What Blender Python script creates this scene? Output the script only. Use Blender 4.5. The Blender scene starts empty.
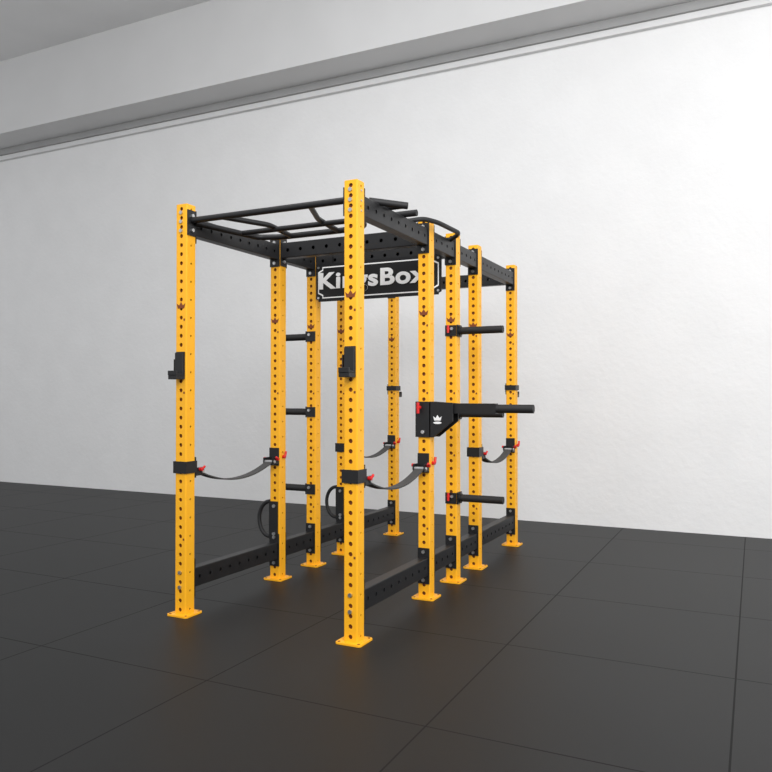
import bpy, bmesh, math
from mathutils import Vector, Matrix
R=math.radians
sc=bpy.context.scene
sc.view_settings.view_transform='Standard'

# ---------------- materials ----------------
def mat(name,col,rough=.5,metal=0,noise=0,nscale=40,bump=0,bscale=200,spec=.5,coat=0):
    m=bpy.data.materials.new(name); m.use_nodes=True
    nt=m.node_tree; b=nt.nodes['Principled BSDF']
    b.inputs['Base Color'].default_value=(*col,1)
    b.inputs['Roughness'].default_value=rough
    b.inputs['Metallic'].default_value=metal
    b.inputs['Specular IOR Level'].default_value=spec
    b.inputs['Coat Weight'].default_value=coat
    tc=nt.nodes.new('ShaderNodeTexCoord')
    if noise:
        n=nt.nodes.new('ShaderNodeTexNoise'); n.inputs['Scale'].default_value=nscale
        n.inputs['Detail'].default_value=6
        nt.links.new(tc.outputs['Object'],n.inputs['Vector'])
        r=nt.nodes.new('ShaderNodeMapRange')
        r.inputs['From Min'].default_value=.3; r.inputs['From Max'].default_value=.7
        r.inputs['To Min'].default_value=1-noise; r.inputs['To Max'].default_value=1+noise
        nt.links.new(n.outputs['Fac'],r.inputs['Value'])
        mx=nt.nodes.new('ShaderNodeVectorMath'); mx.operation='SCALE'
        mx.inputs[0].default_value=col
        nt.links.new(r.outputs['Result'],mx.inputs['Scale'])
        nt.links.new(mx.outputs['Vector'],b.inputs['Base Color'])
    if bump:
        n=nt.nodes.new('ShaderNodeTexNoise'); n.inputs['Scale'].default_value=bscale
        n.inputs['Detail'].default_value=8
        nt.links.new(tc.outputs['Object'],n.inputs['Vector'])
        bp=nt.nodes.new('ShaderNodeBump'); bp.inputs['Strength'].default_value=bump
        bp.inputs['Distance'].default_value=.01
        nt.links.new(n.outputs['Fac'],bp.inputs['Height'])
        nt.links.new(bp.outputs['Normal'],b.inputs['Normal'])
    return m
YEL=mat('yellow_powdercoat',(.97,.46,.016),.40,noise=.02,nscale=5,spec=.35)
BLK=mat('black_powdercoat',(.011,.011,.012),.42,noise=.1,spec=.4)
RUB=mat('black_rubber',(.01,.01,.011),.6,noise=.1)
STL=mat('zinc_bolt',(.55,.55,.55),.3,metal=.9,noise=.05)
RED=mat('red_plastic',(.65,.012,.012),.4,noise=.05)
MARK=mat('engraving_red_brown',(.20,.045,.008),.6,noise=.05)  # red-brown of the engraving, also painted in as shade behind the upright holes
STRAP=mat('webbing_grey',(.055,.054,.053),.7,noise=.15,nscale=90)
WHT=mat('white_paint',(.85,.85,.85),.5,noise=.02)
SIGNB=mat('sign_black',(.010,.010,.011),.45,noise=.05,spec=.3)
WALL=mat('stucco_white',(.80,.80,.80),.9,noise=.018,nscale=3,bump=.30,bscale=22,spec=.1)
TRIM=mat('trim_grey',(.36,.36,.36),.7,noise=.05,nscale=3)
TRIML=mat('trim_light',(.72,.72,.72),.7,noise=.03,nscale=3)
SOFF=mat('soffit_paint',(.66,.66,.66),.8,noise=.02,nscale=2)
CEIL=mat('ceiling_paint',(.85,.85,.85),.9,noise=.02,nscale=2)

def floormat():
    m=mat('rubber_tile_floor',(.024,.024,.025),.42,spec=.28)
    nt=m.node_tree; b=nt.nodes['Principled BSDF']
    tc=nt.nodes.new('ShaderNodeTexCoord'); sx=nt.nodes.new('ShaderNodeSeparateXYZ')
    nt.links.new(tc.outputs['Object'],sx.inputs[0])
    def M(op,a,c=None):
        n=nt.nodes.new('ShaderNodeMath'); n.operation=op
        for i,v in enumerate((a,c)):
            if v is None: continue
            if isinstance(v,(int,float)): n.inputs[i].default_value=v
            else: nt.links.new(v,n.inputs[i])
        return n.outputs[0]
    def seam(o,off):
        f=M('FRACT',M('ADD',o,off))
        d=M('MINIMUM',f,M('SUBTRACT',1.0,f))
        return M('LESS_THAN',d,.0035)
    s=M('MAXIMUM',seam(sx.outputs[0],20.08),seam(sx.outputs[1],20.47))
    n=nt.nodes.new('ShaderNodeTexNoise'); n.inputs['Scale'].default_value=1.2; n.inputs['Detail'].default_value=8
    nt.links.new(tc.outputs['Object'],n.inputs['Vector'])
    cr=nt.nodes.new('ShaderNodeMapRange'); cr.inputs['To Min'].default_value=.0085; cr.inputs['To Max'].default_value=.013
    nt.links.new(n.outputs['Fac'],cr.inputs['Value'])
    v=M('MULTIPLY',cr.outputs['Result'],M('SUBTRACT',1.0,M('MULTIPLY',s,.6)))
    cb=nt.nodes.new('ShaderNodeCombineXYZ')
    for i in range(3): nt.links.new(v,cb.inputs[i])
    nt.links.new(cb.outputs[0],b.inputs['Base Color'])
    n2=nt.nodes.new('ShaderNodeTexNoise'); n2.inputs['Scale'].default_value=160
    nt.links.new(tc.outputs['Object'],n2.inputs['Vector'])
    h=M('SUBTRACT',M('MULTIPLY',n2.outputs['Fac'],.15),s)
    bp=nt.nodes.new('ShaderNodeBump'); bp.inputs['Strength'].default_value=.2; bp.inputs['Distance'].default_value=.006
    nt.links.new(h,bp.inputs['Height']); nt.links.new(bp.outputs['Normal'],b.inputs['Normal'])
    r=M('ADD',.50,M('MULTIPLY',s,.3)); nt.links.new(r,b.inputs['Roughness'])
    return m
FLOOR=floormat()

# ---------------- helpers ----------------
def link(o,parent=None):
    sc.collection.objects.link(o)
    if parent: o.parent=parent
    return o
def finish(bm,name,m,parent=None,smooth=False,bevel=0):
    me=bpy.data.meshes.new(name); bmesh.ops.recalc_face_normals(bm,faces=bm.faces)
    bm.to_mesh(me); bm.free()
    for mm in (m if isinstance(m,list) else [m]): me.materials.append(mm)
    if smooth is True:
        for p in me.polygons: p.use_smooth=True
    o=bpy.data.objects.new(name,me); link(o,parent)
    if smooth is True:
        md=o.modifiers.new('es','EDGE_SPLIT'); md.split_angle=R(40)
    if bevel:
        md=o.modifiers.new('bev','BEVEL'); md.width=bevel; md.segments=2; md.limit_method='ANGLE'
    return o
def bbox(bm,x0,x1,y0,y1,z0,z1,mi=0):
    r=bmesh.ops.create_cube(bm,size=1)
    for v in r['verts']:
        v.co=Vector(((x0+x1)/2+v.co.x*(x1-x0),(y0+y1)/2+v.co.y*(y1-y0),(z0+z1)/2+v.co.z*(z1-z0)))
    for f in {f for v in r['verts'] for f in v.link_faces}: f.material_index=mi
def bcyl(bm,p0,p1,r,seg=20,mi=0,r2=None):
    p0=Vector(p0);p1=Vector(p1); d=p1-p0
    q=d.to_track_quat('Z','Y').to_matrix().to_4x4()
    M=Matrix.Translation((p0+p1)/2)@q
    res=bmesh.ops.create_cone(bm,cap_ends=True,segments=seg,radius1=r,radius2=r if r2 is None else r2,depth=d.length,matrix=M)
    for f in {f for v in res['verts'] for f in v.link_faces}: f.material_index=mi
def poly(bm,pts,n,t,mi=0):
    n=Vector(n)
    a=[bm.verts.new(Vector(p)) for p in pts]; b=[bm.verts.new(Vector(p)+n*t) for p in pts]
    fs=[bm.faces.new(a),bm.faces.new(b[::-1])]
    for i in range(len(pts)):
        j=(i+1)%len(pts); fs.append(bm.faces.new((a[j],a[i],b[i],b[j])))
    for f in fs: f.material_index=mi
def pipe(name,pts,r,m,parent,fillet=.04,cyc=False):
    pts=[Vector(p) for p in pts]; out=[pts[0]]
    for i in range(1,len(pts)-1):
        a,b,c=pts[i-1],pts[i],pts[i+1]
        f=min(fillet,(a-b).length*.45,(c-b).length*.45)
        s=b+(a-b).normalized()*f; e=b+(c-b).normalized()*f
        for k in range(7):
            t=k/6; out.append(s*(1-t)**2+b*2*t*(1-t)+e*t*t)
    out.append(pts[-1])
    cu=bpy.data.curves.new(name,'CURVE'); cu.dimensions='3D'; cu.bevel_depth=r; cu.bevel_resolution=5; cu.use_fill_caps=True
    sp=cu.splines.new('POLY'); sp.points.add(len(out)-1)
    for p,q in zip(sp.points,out): p.co=(*q,1)
    cu.materials.append(m)
    return link(bpy.data.objects.new(name,cu),parent)

def holed_tube(name,L,wx,wy,pitch,spec,m,c=.006,th=.005):
    """tube along Z 0..L; spec[face]=(hole radius, every) faces order -Y,+X,+Y,-X"""
    bm=bmesh.new(); n=int(round(L/pitch)); pitch=L/n
    for fi in range(4):
        w=(wx if fi%2==0 else wy)-2*c; d=(wy if fi%2==0 else wx)/2
        rad,every=spec[fi]
        rot=Matrix.Rotation(fi*math.pi/2,3,'Z')
        P=lambda u,z,inn=0:rot@Vector((u,-d+inn,z))
        for k in range(n):
            zc=(k+.5)*pitch
            if rad and k%every==0:
                a=[];b=[];cc=[]
                for j in range(16):
                    t=j*math.pi/8; cx,sx=math.cos(t),math.sin(t); q=max(abs(cx),abs(sx))
                    a.append(bm.verts.new(P(cx/q*w/2,zc+sx/q*pitch/2)))
                    b.append(bm.verts.new(P(cx*rad,zc+sx*rad)))
                    cc.append(bm.verts.new(P(cx*rad,zc+sx*rad,th)))
                for j in range(16):
                    jn=(j+1)%16
                    bm.faces.new((a[j],a[jn],b[jn],b[j])); bm.faces.new((b[j],b[jn],cc[jn],cc[j]))
            else:
                bm.faces.new([bm.verts.new(P(u,zc+s)) for u,s in((-w/2,-pitch/2),(w/2,-pitch/2),(w/2,pitch/2),(-w/2,pitch/2))])
    X,Y=wx/2,wy/2
    for sx,sy in((1,-1),(1,1),(-1,1),(-1,-1)):
        p=[(sx*(X-c),sy*Y),(sx*(X-c*.3),sy*(Y-c*.3)),(sx*X,sy*(Y-c))]
        if sx*sy>0: p=p[::-1]
        for q0,q1 in zip(p,p[1:]):
            bm.faces.new([bm.verts.new(v) for v in((q0[0],q0[1],0),(q1[0],q1[1],0),(q1[0],q1[1],L),(q0[0],q0[1],L))])
    for z in(0,L):
        bm.faces.new([bm.verts.new((x,y,z)) for x,y in((-X+c,-Y),(X-c,-Y),(X,-Y+c),(X,Y-c),(X-c,Y),(-X+c,Y),(-X,Y-c),(-X,-Y+c))])
    me=bpy.data.meshes.new(name); bm.to_mesh(me); bm.free(); me.materials.append(m)
    return me

# ---------------- room ----------------
WY=7.11
def box(name,x0,x1,y0,y1,z0,z1,m,parent=None):
    bm=bmesh.new(); bbox(bm,x0,x1,y0,y1,z0,z1); return finish(bm,name,m,parent)
box('floor',-14,6,-4,WY+.2,-.1,0,FLOOR)
box('wall_back',-14,6,WY,WY+.2,0,5.6,WALL)
box('ceiling',-14,6,3.0,WY+.2,5.6,5.7,CEIL)
box('trim_1',-14,6,WY-.08,WY-.001,4.56,4.64,TRIM)
box('trim_2',-14,6,WY-.05,WY-.001,4.50,4.558,TRIML)
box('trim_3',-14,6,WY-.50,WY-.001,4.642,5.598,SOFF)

# ---------------- rack ----------------
rack=bpy.data.objects.new('power_rack',None); link(rack); rack.location=(-2.3,4.57,0)
def par(o):
    o.parent=rack; o.matrix_parent_inverse=Matrix.Translation((2.3,-4.57,0)); return o
XL,XR=-2.822,-1.763
YS=[3.245,4.145,4.59,5.02,5.91]
W=.075; H=2.25; h=W/2
post_me=holed_tube('upright_mesh',H-.008,W,W,.05,[(.0112,1),(.0065,2),(.0112,1),(.0065,2)],YEL)
# added core in each upright stops light passing through and makes the holes dark
crown=[(-.022,-.012),(.022,-.012),(.03,.016),(.013,.004),(0,.024),(-.013,.004),(-.03,.016)]
idx=0
for X in(XL,XR):
    for Y in YS:
        idx+=1
        o=bpy.data.objects.new(f'upright_{idx}',post_me); link(o); o.location=(X,Y,.008); par(o)
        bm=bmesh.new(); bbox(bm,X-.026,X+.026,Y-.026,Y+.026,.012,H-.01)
        par(finish(bm,f'upright_liner_{idx}',MARK))  # added light blocker, its brown stands in for shade inside the tube
        bm=bmesh.new(); s=.07
        poly(bm,[(X+a*s,Y+c*s,0) for a,c in((-1,-.85),(-.85,-1),(.85,-1),(1,-.85),(1,.85),(.85,1),(-.85,1),(-1,.85))],(0,0,1),.009)
        for a in(-1,1):
            for c in(-1,1): bcyl(bm,(X+a*.054,Y+c*.054,.009),(X+a*.054,Y+c*.054,.0105),.007,12,1)
        par(finish(bm,f'base_plate_{idx}',[YEL,MARK]))
        bm=bmesh.new()
        zz=1.69
        poly(bm,[(X+a,Y-h-.0015,zz+b) for a,b in crown],(0,1,0),.001)
        for q in (.41,.81,1.21,1.61):
            bbox(bm,X+.018,X+.028,Y-h-.0012,Y-h-.0002,q,q+.012)
        par(finish(bm,f'crown_mark_{idx}',MARK))
        bm=bmesh.new()
        bbox(bm,X-h+.004,X+h-.004,Y-h+.004,Y+h-.004,H-.001,H+.003,0)
        par(finish(bm,f'end_cap_{idx}',YEL))
        if Y==YS[0]:
            bm=bmesh.new()
            for zz in(2.205,2.155,2.105):
                bcyl(bm,(X,Y-h,zz),(X,Y-h-.009,zz),.011,6)
                bcyl(bm,(X+h,Y,zz),(X+h+.004,Y,zz),.006,6)
            for zz in(.155,.235): bcyl(bm,(X,Y-h,zz),(X,Y-h-.009,zz),.011,6)
            par(finish(bm,f'upright_bolts_{idx}',STL))

def beam_y(name,X,y0,y1,z0,z1,w=.06):
    L=y1-y0
    me=holed_tube(name+'_mesh',L,w,z1-z0,.09 if L<1.2 else .1,[(0,1),(.010,1),(0,1),(.010,1)],BLK,c=.004)
    o=bpy.data.objects.new(name,me); link(o)
    o.rotation_euler=(R(-90),0,0); o.location=(X,y0,(z0+z1)/2); par(o)
def beam_x(name,Y,x0,x1,z0,z1,w=.06):
    L=x1-x0
    me=holed_tube(name+'_mesh',L,z1-z0,w,.1,[(.012,1),(0,1),(.012,1),(0,1)],BLK,c=.004)
    o=bpy.data.objects.new(name,me); link(o)
    o.rotation_euler=(0,R(90),0); o.location=(x0,Y,(z0+z1)/2); par(o)
def flange_y(name,X,Y,sgn,z0,z1):
    bm=bmesh.new(); yf=Y+sgn*h
    bbox(bm,X-h+.001,X+h-.001,min(yf,yf+sgn*.007),max(yf,yf+sgn*.007),z0,z1)
    for z in(z0+.022,z1-.022):
        bcyl(bm,(X,yf+sgn*.007,z),(X,yf+sgn*.016,z),.011,6,1)
    par(finish(bm,name,[BLK,STL]))
def ear(name,X,Y,side,z0,z1,w=.07):
    bm=bmesh.new(); xf=X+side*h
    bbox(bm,min(xf,xf+side*.006),max(xf,xf+side*.006),Y-w/2,Y+w/2,z0,z1)
    for z in(z0+.03,z1-.03): bcyl(bm,(xf+side*.006,Y,z),(xf+side*.015,Y,z),.011,6,1)
    par(finish(bm,name,[BLK,STL]))
k=0
for X in(XL,XR):
    for i in range(4):
        k+=1
        y0,y1=YS[i]+h+.007,YS[i+1]-h-.007
        beam_y(f'top_side_beam_{k}',X,y0,y1,2.09,2.19)
        beam_y(f'bottom_side_beam_{k}',X,y0,y1,.14,.245)
        for (nm,z0,z1) in(('top',2.045,2.225),('bottom',.09,.30)):
            flange_y(f'{nm}_flange_{k}a',X,YS[i],1,z0,z1)
            flange_y(f'{nm}_flange_{k}b',X,YS[i+1],-1,z0,z1)
for n,i in enumerate((1,2)):
    beam_x(f'cross_beam_{n+1}',YS[i],XL+h+.006,XR-h-.006,2.10,2.20)
    for side,X in((1,XL),(-1,XR)):
        ear(f'cross_flange_{n+1}_{"l" if side>0 else "r"}',X,YS[i],side,2.05,2.235)
beam_x('cross_beam_3',YS[4],XL+h+.006,XR-h-.006,2.10,2.20)

# multi grip pull-up bar
zb=2.165
for nm,X,s in(('a',XL,1),('b',XR,-1)):
    ear('pullup_plate_'+nm,X,YS[0],s,2.08,2.22,.07)
par(pipe('pullup_front_bar',[(XL+h,YS[0],zb),(XR-h,YS[0],zb)],.017,BLK,None))
yb=YS[0]+.50
par(pipe('pullup_rear_bar',[(XL+h+.01,YS[0]+.02,zb-.01),(-2.66,yb-.05,zb-.02),(-2.52,yb,zb-.02),(-2.08,yb,zb-.02),(-1.94,yb-.05,zb-.02),(XR-h-.01,YS[0]+.02,zb-.01)],.017,BLK,None))
par(pipe('pullup_grip_1',[(-2.58,YS[0],zb),(-2.46,yb-.22,zb),(-2.46,yb,zb-.02)],.015,BLK,None))
par(pipe('pullup_grip_2',[(-2.02,YS[0],zb),(-2.14,yb-.22,zb),(-2.14,yb,zb-.02)],.015,BLK,None))
par(pipe('pullup_cross_grip',[(-2.70,yb-.17,zb-.015),(-1.90,yb-.17,zb-.015)],.015,BLK,None))

# outer stub grips on the right top beam
par(pipe('side_grip_1',[(XR-.02,3.44,2.205),(XR+.15,3.55,2.185)],.018,RUB,None))
par(pipe('side_grip_2',[(XR-.12,3.60,2.205),(XR+.10,3.60,2.205)],.018,RUB,None))
par(pipe('side_grip_3',[(XR-.12,3.78,2.205),(XR+.10,3.78,2.205)],.018,RUB,None))
par(pipe('side_grip_handle',[(XR-.02,3.90,2.195),(XR+.06,3.96,2.215),(XR+.10,4.08,2.215),(XR+.12,4.40,2.21),(XR+.02,4.48,2.19)],.014,RUB,None,fillet=.05))

# J cups
def jcup(name,X,Y,s,z):
    yf=Y+s*h
    def b(bm,y0,y1,x0,x1,z0,z1,mi=0):
        a,c=yf+s*y0,yf+s*y1; bbox(bm,x0,x1,min(a,c),max(a,c),z0,z1,mi)
    bm=bmesh.new()
    b(bm,0.001,.009,X-.028,X+.030,z,z+.15)
    b(bm,0.009,.070,X-.028,X+.030,z-.002,z+.02)
    b(bm,.060,.073,X-.028,X+.030,z+.02,z+.045)
    b(bm,.009,.02,X-.026,X+.028,z+.02,z+.145,1)
    b(bm,.02,.060,X-.026,X+.028,z+.02,z+.03,1)
    b(bm,-.070,.009,X-.0445,X-.0385,z+.02,z+.11)
    bcyl(bm,(X-.0445,Y,z+.05),(X-.055,Y,z+.05),.012,8,2)
    par(finish(bm,name,[BLK,RUB,STL],bevel=.002))
jcup('j_cup_1',XL,YS[0],-1,1.29); jcup('j_cup_2',XR,YS[0],-1,1.29)
jcup('j_cup_3',XL,YS[4],1,1.19); jcup('j_cup_4',XR,YS[4],1,1.19)
def collar(name,X,Y,z0,z1,t=.007):
    bm=bmesh.new(); a=h+.001; b=a+t
    bbox(bm,X-b,X+b,Y-b,Y-a,z0,z1); bbox(bm,X-b,X+b,Y+a,Y+b,z0,z1)
    bbox(bm,X-b,X-a,Y-a,Y+a,z0,z1); bbox(bm,X+a,X+b,Y-a,Y+a,z0,z1)
    par(finish(bm,name,BLK))
for i,(X,Y) in enumerate(((XL,YS[4]),(XR,YS[4]))): collar(f'cup_collar_{i+1}',X,Y,1.245,1.285)

# safety straps
def strap(n,X,ya,yb_):
    ends=[(ya,1),(yb_,-1)]
    collar(f'strap_collar_{n}',X,ends[0][0],.775,.840,.007)
    for e,(Y,s) in enumerate(ends):
        bm=bmesh.new(); yf=Y+s*(h+.008)
        g=lambda a,b,x0,x1,z0,z1,mi=0:bbox(bm,x0,x1,min(yf+s*a,yf+s*b),max(yf+s*a,yf+s*b),z0,z1,mi)
        g(-.006,.004,X-.036,X+.036,.745,.86)
        g(.0,.07,X-.038,X-.030,.755,.80); g(.0,.07,X+.030,X+.038,.755,.80)
        bcyl(bm,(X-.045,yf+s*.055,.775),(X+.045,yf+s*.055,.775),.010,14,2)
        bcyl(bm,(X+.038,yf+s*.03,.79),(X+.058,yf+s*.03,.79),.010,12,1)
        bcyl(bm,(X+.054,yf+s*.03,.79),(X+.054,yf+s*.055,.805),.007,10,1)
        bcyl(bm,(X-.038,yf+s*.03,.79),(X-.06,yf+s*.03,.79),.010,12,1)
        if e==1:
            bcyl(bm,(X+h+.001,Y,.80),(X+h+.02,Y,.80),.011,12,1); bcyl(bm,(X+h+.018,Y,.80),(X+h+.018,Y+.01,.835),.008,10,1)
        par(finish(bm,f'strap_bracket_{n}_{e+1}',[BLK,RED,STL],bevel=.0015))
    y0,y1=ya+h+.062,yb_-h-.062; N=24
    bm=bmesh.new(); rows=[]
    for i in range(N+1):
        t=i/N; y=y0+(y1-y0)*t; z=.772-.072*(1-(2*t-1)**2)
        rows.append([bm.verts.new((X+x,y,z+dz)) for x,dz in((-.028,-.004),(.028,-.004),(.028,.004),(-.028,.004))])
    for a,b in zip(rows,rows[1:]):
        for j in range(4):
            bm.faces.new((a[j],a[(j+1)%4],b[(j+1)%4],b[j]))
    bm.faces.new(rows[0]); bm.faces.new(rows[-1][::-1])
    par(finish(bm,f'safety_strap_{n}',STRAP))
strap(1,XL,YS[0],YS[1]); strap(2,XR,YS[0],YS[1]); strap(3,XL,YS[3],YS[4]); strap(4,XR,YS[3],YS[4])

# storage pegs
def peg(name,X,Y,s,z,L=.30):
    bm=bmesh.new(); xf=X+s*h
    g=lambda a,b,y0,y1,z0,z1,mi=0:bbox(bm,min(xf+s*a,xf+s*b),max(xf+s*a,xf+s*b),y0,y1,z0,z1,mi)
    g(.001,.009,Y-.037,Y+.037,z-.038,z+.038)
    bbox(bm,X-h,X+h,Y-h-.008,Y-h-.001,z-.035,z+.035)
    bcyl(bm,(X+s*.01,Y-h-.008,z+.012),(X+s*.01,Y-h-.018,z+.012),.010,8,1)
    bcyl(bm,(xf+s*.009,Y,z),(xf+s*L,Y,z),.024,24,2)
    bcyl(bm,(xf+s*.009,Y,z),(xf+s*.02,Y,z),.032,24,0)
    if s>0:
        bcyl(bm,(X-.01,Y-h-.008,z+.01),(X-.01,Y-h-.030,z+.015),.009,10,3)
        bcyl(bm,(X-.01,Y-h-.026,z-.015),(X-.01,Y-h-.026,z+.035),.0075,10,3)
    par(finish(bm,name,[BLK,STL,RUB,RED],smooth=True))
for i,z in enumerate((1.62,1.085,.54)):
    peg(f'storage_peg_{i+1}',XL,YS[2],-1,z); peg(f'storage_peg_{i+4}',XR,YS[2],1,z)

# dip arm
bm=bmesh.new(); X,Y=XR,YS[1]
bbox(bm,X-h-.012,X+h+.001,Y-h-.012,Y-h-.002,.955,1.165)
bbox(bm,X-h-.012,X+h,Y+h+.002,Y+h+.012,.955,1.165)
bbox(bm,X-h-.012,X-h-.002,Y-h-.002,Y+h+.002,.955,1.165)
bbox(bm,X+h+.001,X+h+.011,Y-h-.012,Y+h+.012,.955,1.165)
for yy in(Y-h-.012,Y+h+.002):
    poly(bm,[(X+h,yy,.955),(X+h+.03,yy,.955),(X+h+.15,yy,1.05),(X+h+.15,yy,1.155),(X+h,yy,1.165)],(0,1,0),.010)
bbox(bm,X+h+.01,X+h+.40,Y-.026,Y+.026,1.095,1.155)
bcyl(bm,(X+h+.15,Y,1.125),(X+h+.615,Y,1.125),.0245,24,1)
bcyl(bm,(X,Y-h-.012,.985),(X,Y-h-.022,.985),.012,8,2)
bcyl(bm,(X-.02,Y-h-.012,1.13),(X-.02,Y-h-.045,1.13),.011,12,3)
bcyl(bm,(X-.02,Y-h-.04,1.095),(X-.02,Y-h-.04,1.16),.009,12,3)
par(finish(bm,'dip_arm',[BLK,RUB,STL,RED],bevel=.0015))
bm=bmesh.new()
cx,cz=X+h+.055,1.065
poly(bm,[(cx+a*.9,Y-h-.0135,cz+b*.9) for a,b in crown],(0,1,0),.001)
poly(bm,[(cx+.026*math.cos(t*.3927),Y-h-.0135,cz-.024+.007*math.sin(t*.3927)) for t in range(16)],(0,1,0),.001)
par(finish(bm,'dip_arm_logo',WHT))

# D-ring handles
def dring(n,X,Y,z=.39):
    bm=bmesh.new()
    bbox(bm,X-h-.009,X-h-.001,Y-.036,Y+.036,z-.13,z+.13)
    bbox(bm,X-h,X+h-.01,Y-h-.008,Y-h-.001,z-.12,z+.12)
    for zz in(z-.09,z+.09,): bcyl(bm,(X,Y-h-.008,zz),(X,Y-h-.017,zz),.011,8,1)
    par(finish(bm,f'ring_plate_{n}',[BLK,STL]))
    pts=[]
    for i in range(17):
        t=math.pi/2+i*math.pi/16
        pts.append((X-h-.012+.085*math.cos(t),Y-.02,z+.115*math.sin(t)))
    par(pipe(f'ring_handle_{n}',pts,.013,RUB,None,fillet=.005))
dring(1,XL,YS[1]); dring(2,XL,YS[3])

# sign
x0,x1=XL+h+.008,XR-h-.025; z0,z1=1.86,2.125; ys=YS[2]-.045
def notch(x0,x1,z0,z1,c): return [(x0+c,z0),(x1-c,z0),(x1-c,z0+c*.5),(x1,z0+c),(x1,z1-c),(x1-c,z1-c*.5),(x1-c,z1),(x0+c,z1),(x0+c,z1-c*.5),(x0,z1-c),(x0,z0+c),(x0+c,z0+c*.5)]
bm=bmesh.new(); poly(bm,[(a,ys,b) for a,b in notch(x0,x1,z0,z1,.02)],(0,1,0),.006)
for xx in(x0+.1,x1-.1): bbox(bm,xx-.03,xx+.03,ys+.006,YS[2]-.030,z1-.02,z1+.05)
par(finish(bm,'sign_panel',SIGNB))
bm=bmesh.new()
o_=notch(x0+.018,x1-.018,z0+.022,z1-.022,.035); i_=notch(x0+.025,x1-.025,z0+.030,z1-.030,.035)
ov=[bm.verts.new((a,ys-.001,b)) for a,b in o_]; iv=[bm.verts.new((a,ys-.001,b)) for a,b in i_]
for j in range(len(ov)):
    q=(j+1)%len(ov); bm.faces.new((ov[j],ov[q],iv[q],iv[j]))
par(finish(bm,'sign_border',WHT))
bm=bmesh.new()
for xx in(x0+.022,x1-.022):
    for zz in(z0+.026,z1-.026): bcyl(bm,(xx,ys,zz),(xx,ys-.006,zz),.008,12)
par(finish(bm,'sign_bolts',STL))
tx=bpy.data.curves.new('sign_lettering','FONT'); tx.body='KingsBox'; tx.size=.155; tx.extrude=.002; tx.offset=.005
tx.align_x='CENTER'; tx.align_y='CENTER'; tx.space_character=1.08; tx.materials.append(WHT)
o=link(bpy.data.objects.new('sign_lettering',tx)); o.rotation_euler=(R(90),0,0); o.location=((x0+x1)/2-.045,ys-.003,(z0+z1)/2+.005); o.scale=(1.30,1,1); par(o)

# ---------------- lights ----------------
def area(name,loc,tgt,size,power,col=(1,1,1)):
    l=bpy.data.lights.new(name,'AREA'); l.size=size; l.energy=power; l.color=col
    o=link(bpy.data.objects.new(name,l)); o.location=loc
    o.rotation_euler=(Vector(tgt)-Vector(loc)).to_track_quat('-Z','Y').to_euler()
area('softbox_key',(1.5,-.8,4.2),(-2,5,1),3,290)
area('softbox_wall',(4.0,3.4,3.6),(1.0,7.1,2.2),2.5,130)
area('softbox_overhead',(-2.5,3.0,5.4),(-2.5,4.5,0),3,90)
w=bpy.data.worlds.new('world'); sc.world=w; w.use_nodes=True
w.node_tree.nodes['Background'].inputs[0].default_value=(.97,.98,1,1); w.node_tree.nodes['Background'].inputs[1].default_value=.86

cam=bpy.data.cameras.new('camera'); co=link(bpy.data.objects.new('camera',cam))
cam.lens=36*753/772; cam.sensor_width=36
co.location=(0,0,1.198); co.rotation_euler=(R(90.76),0,R(26.1)); sc.camera=co
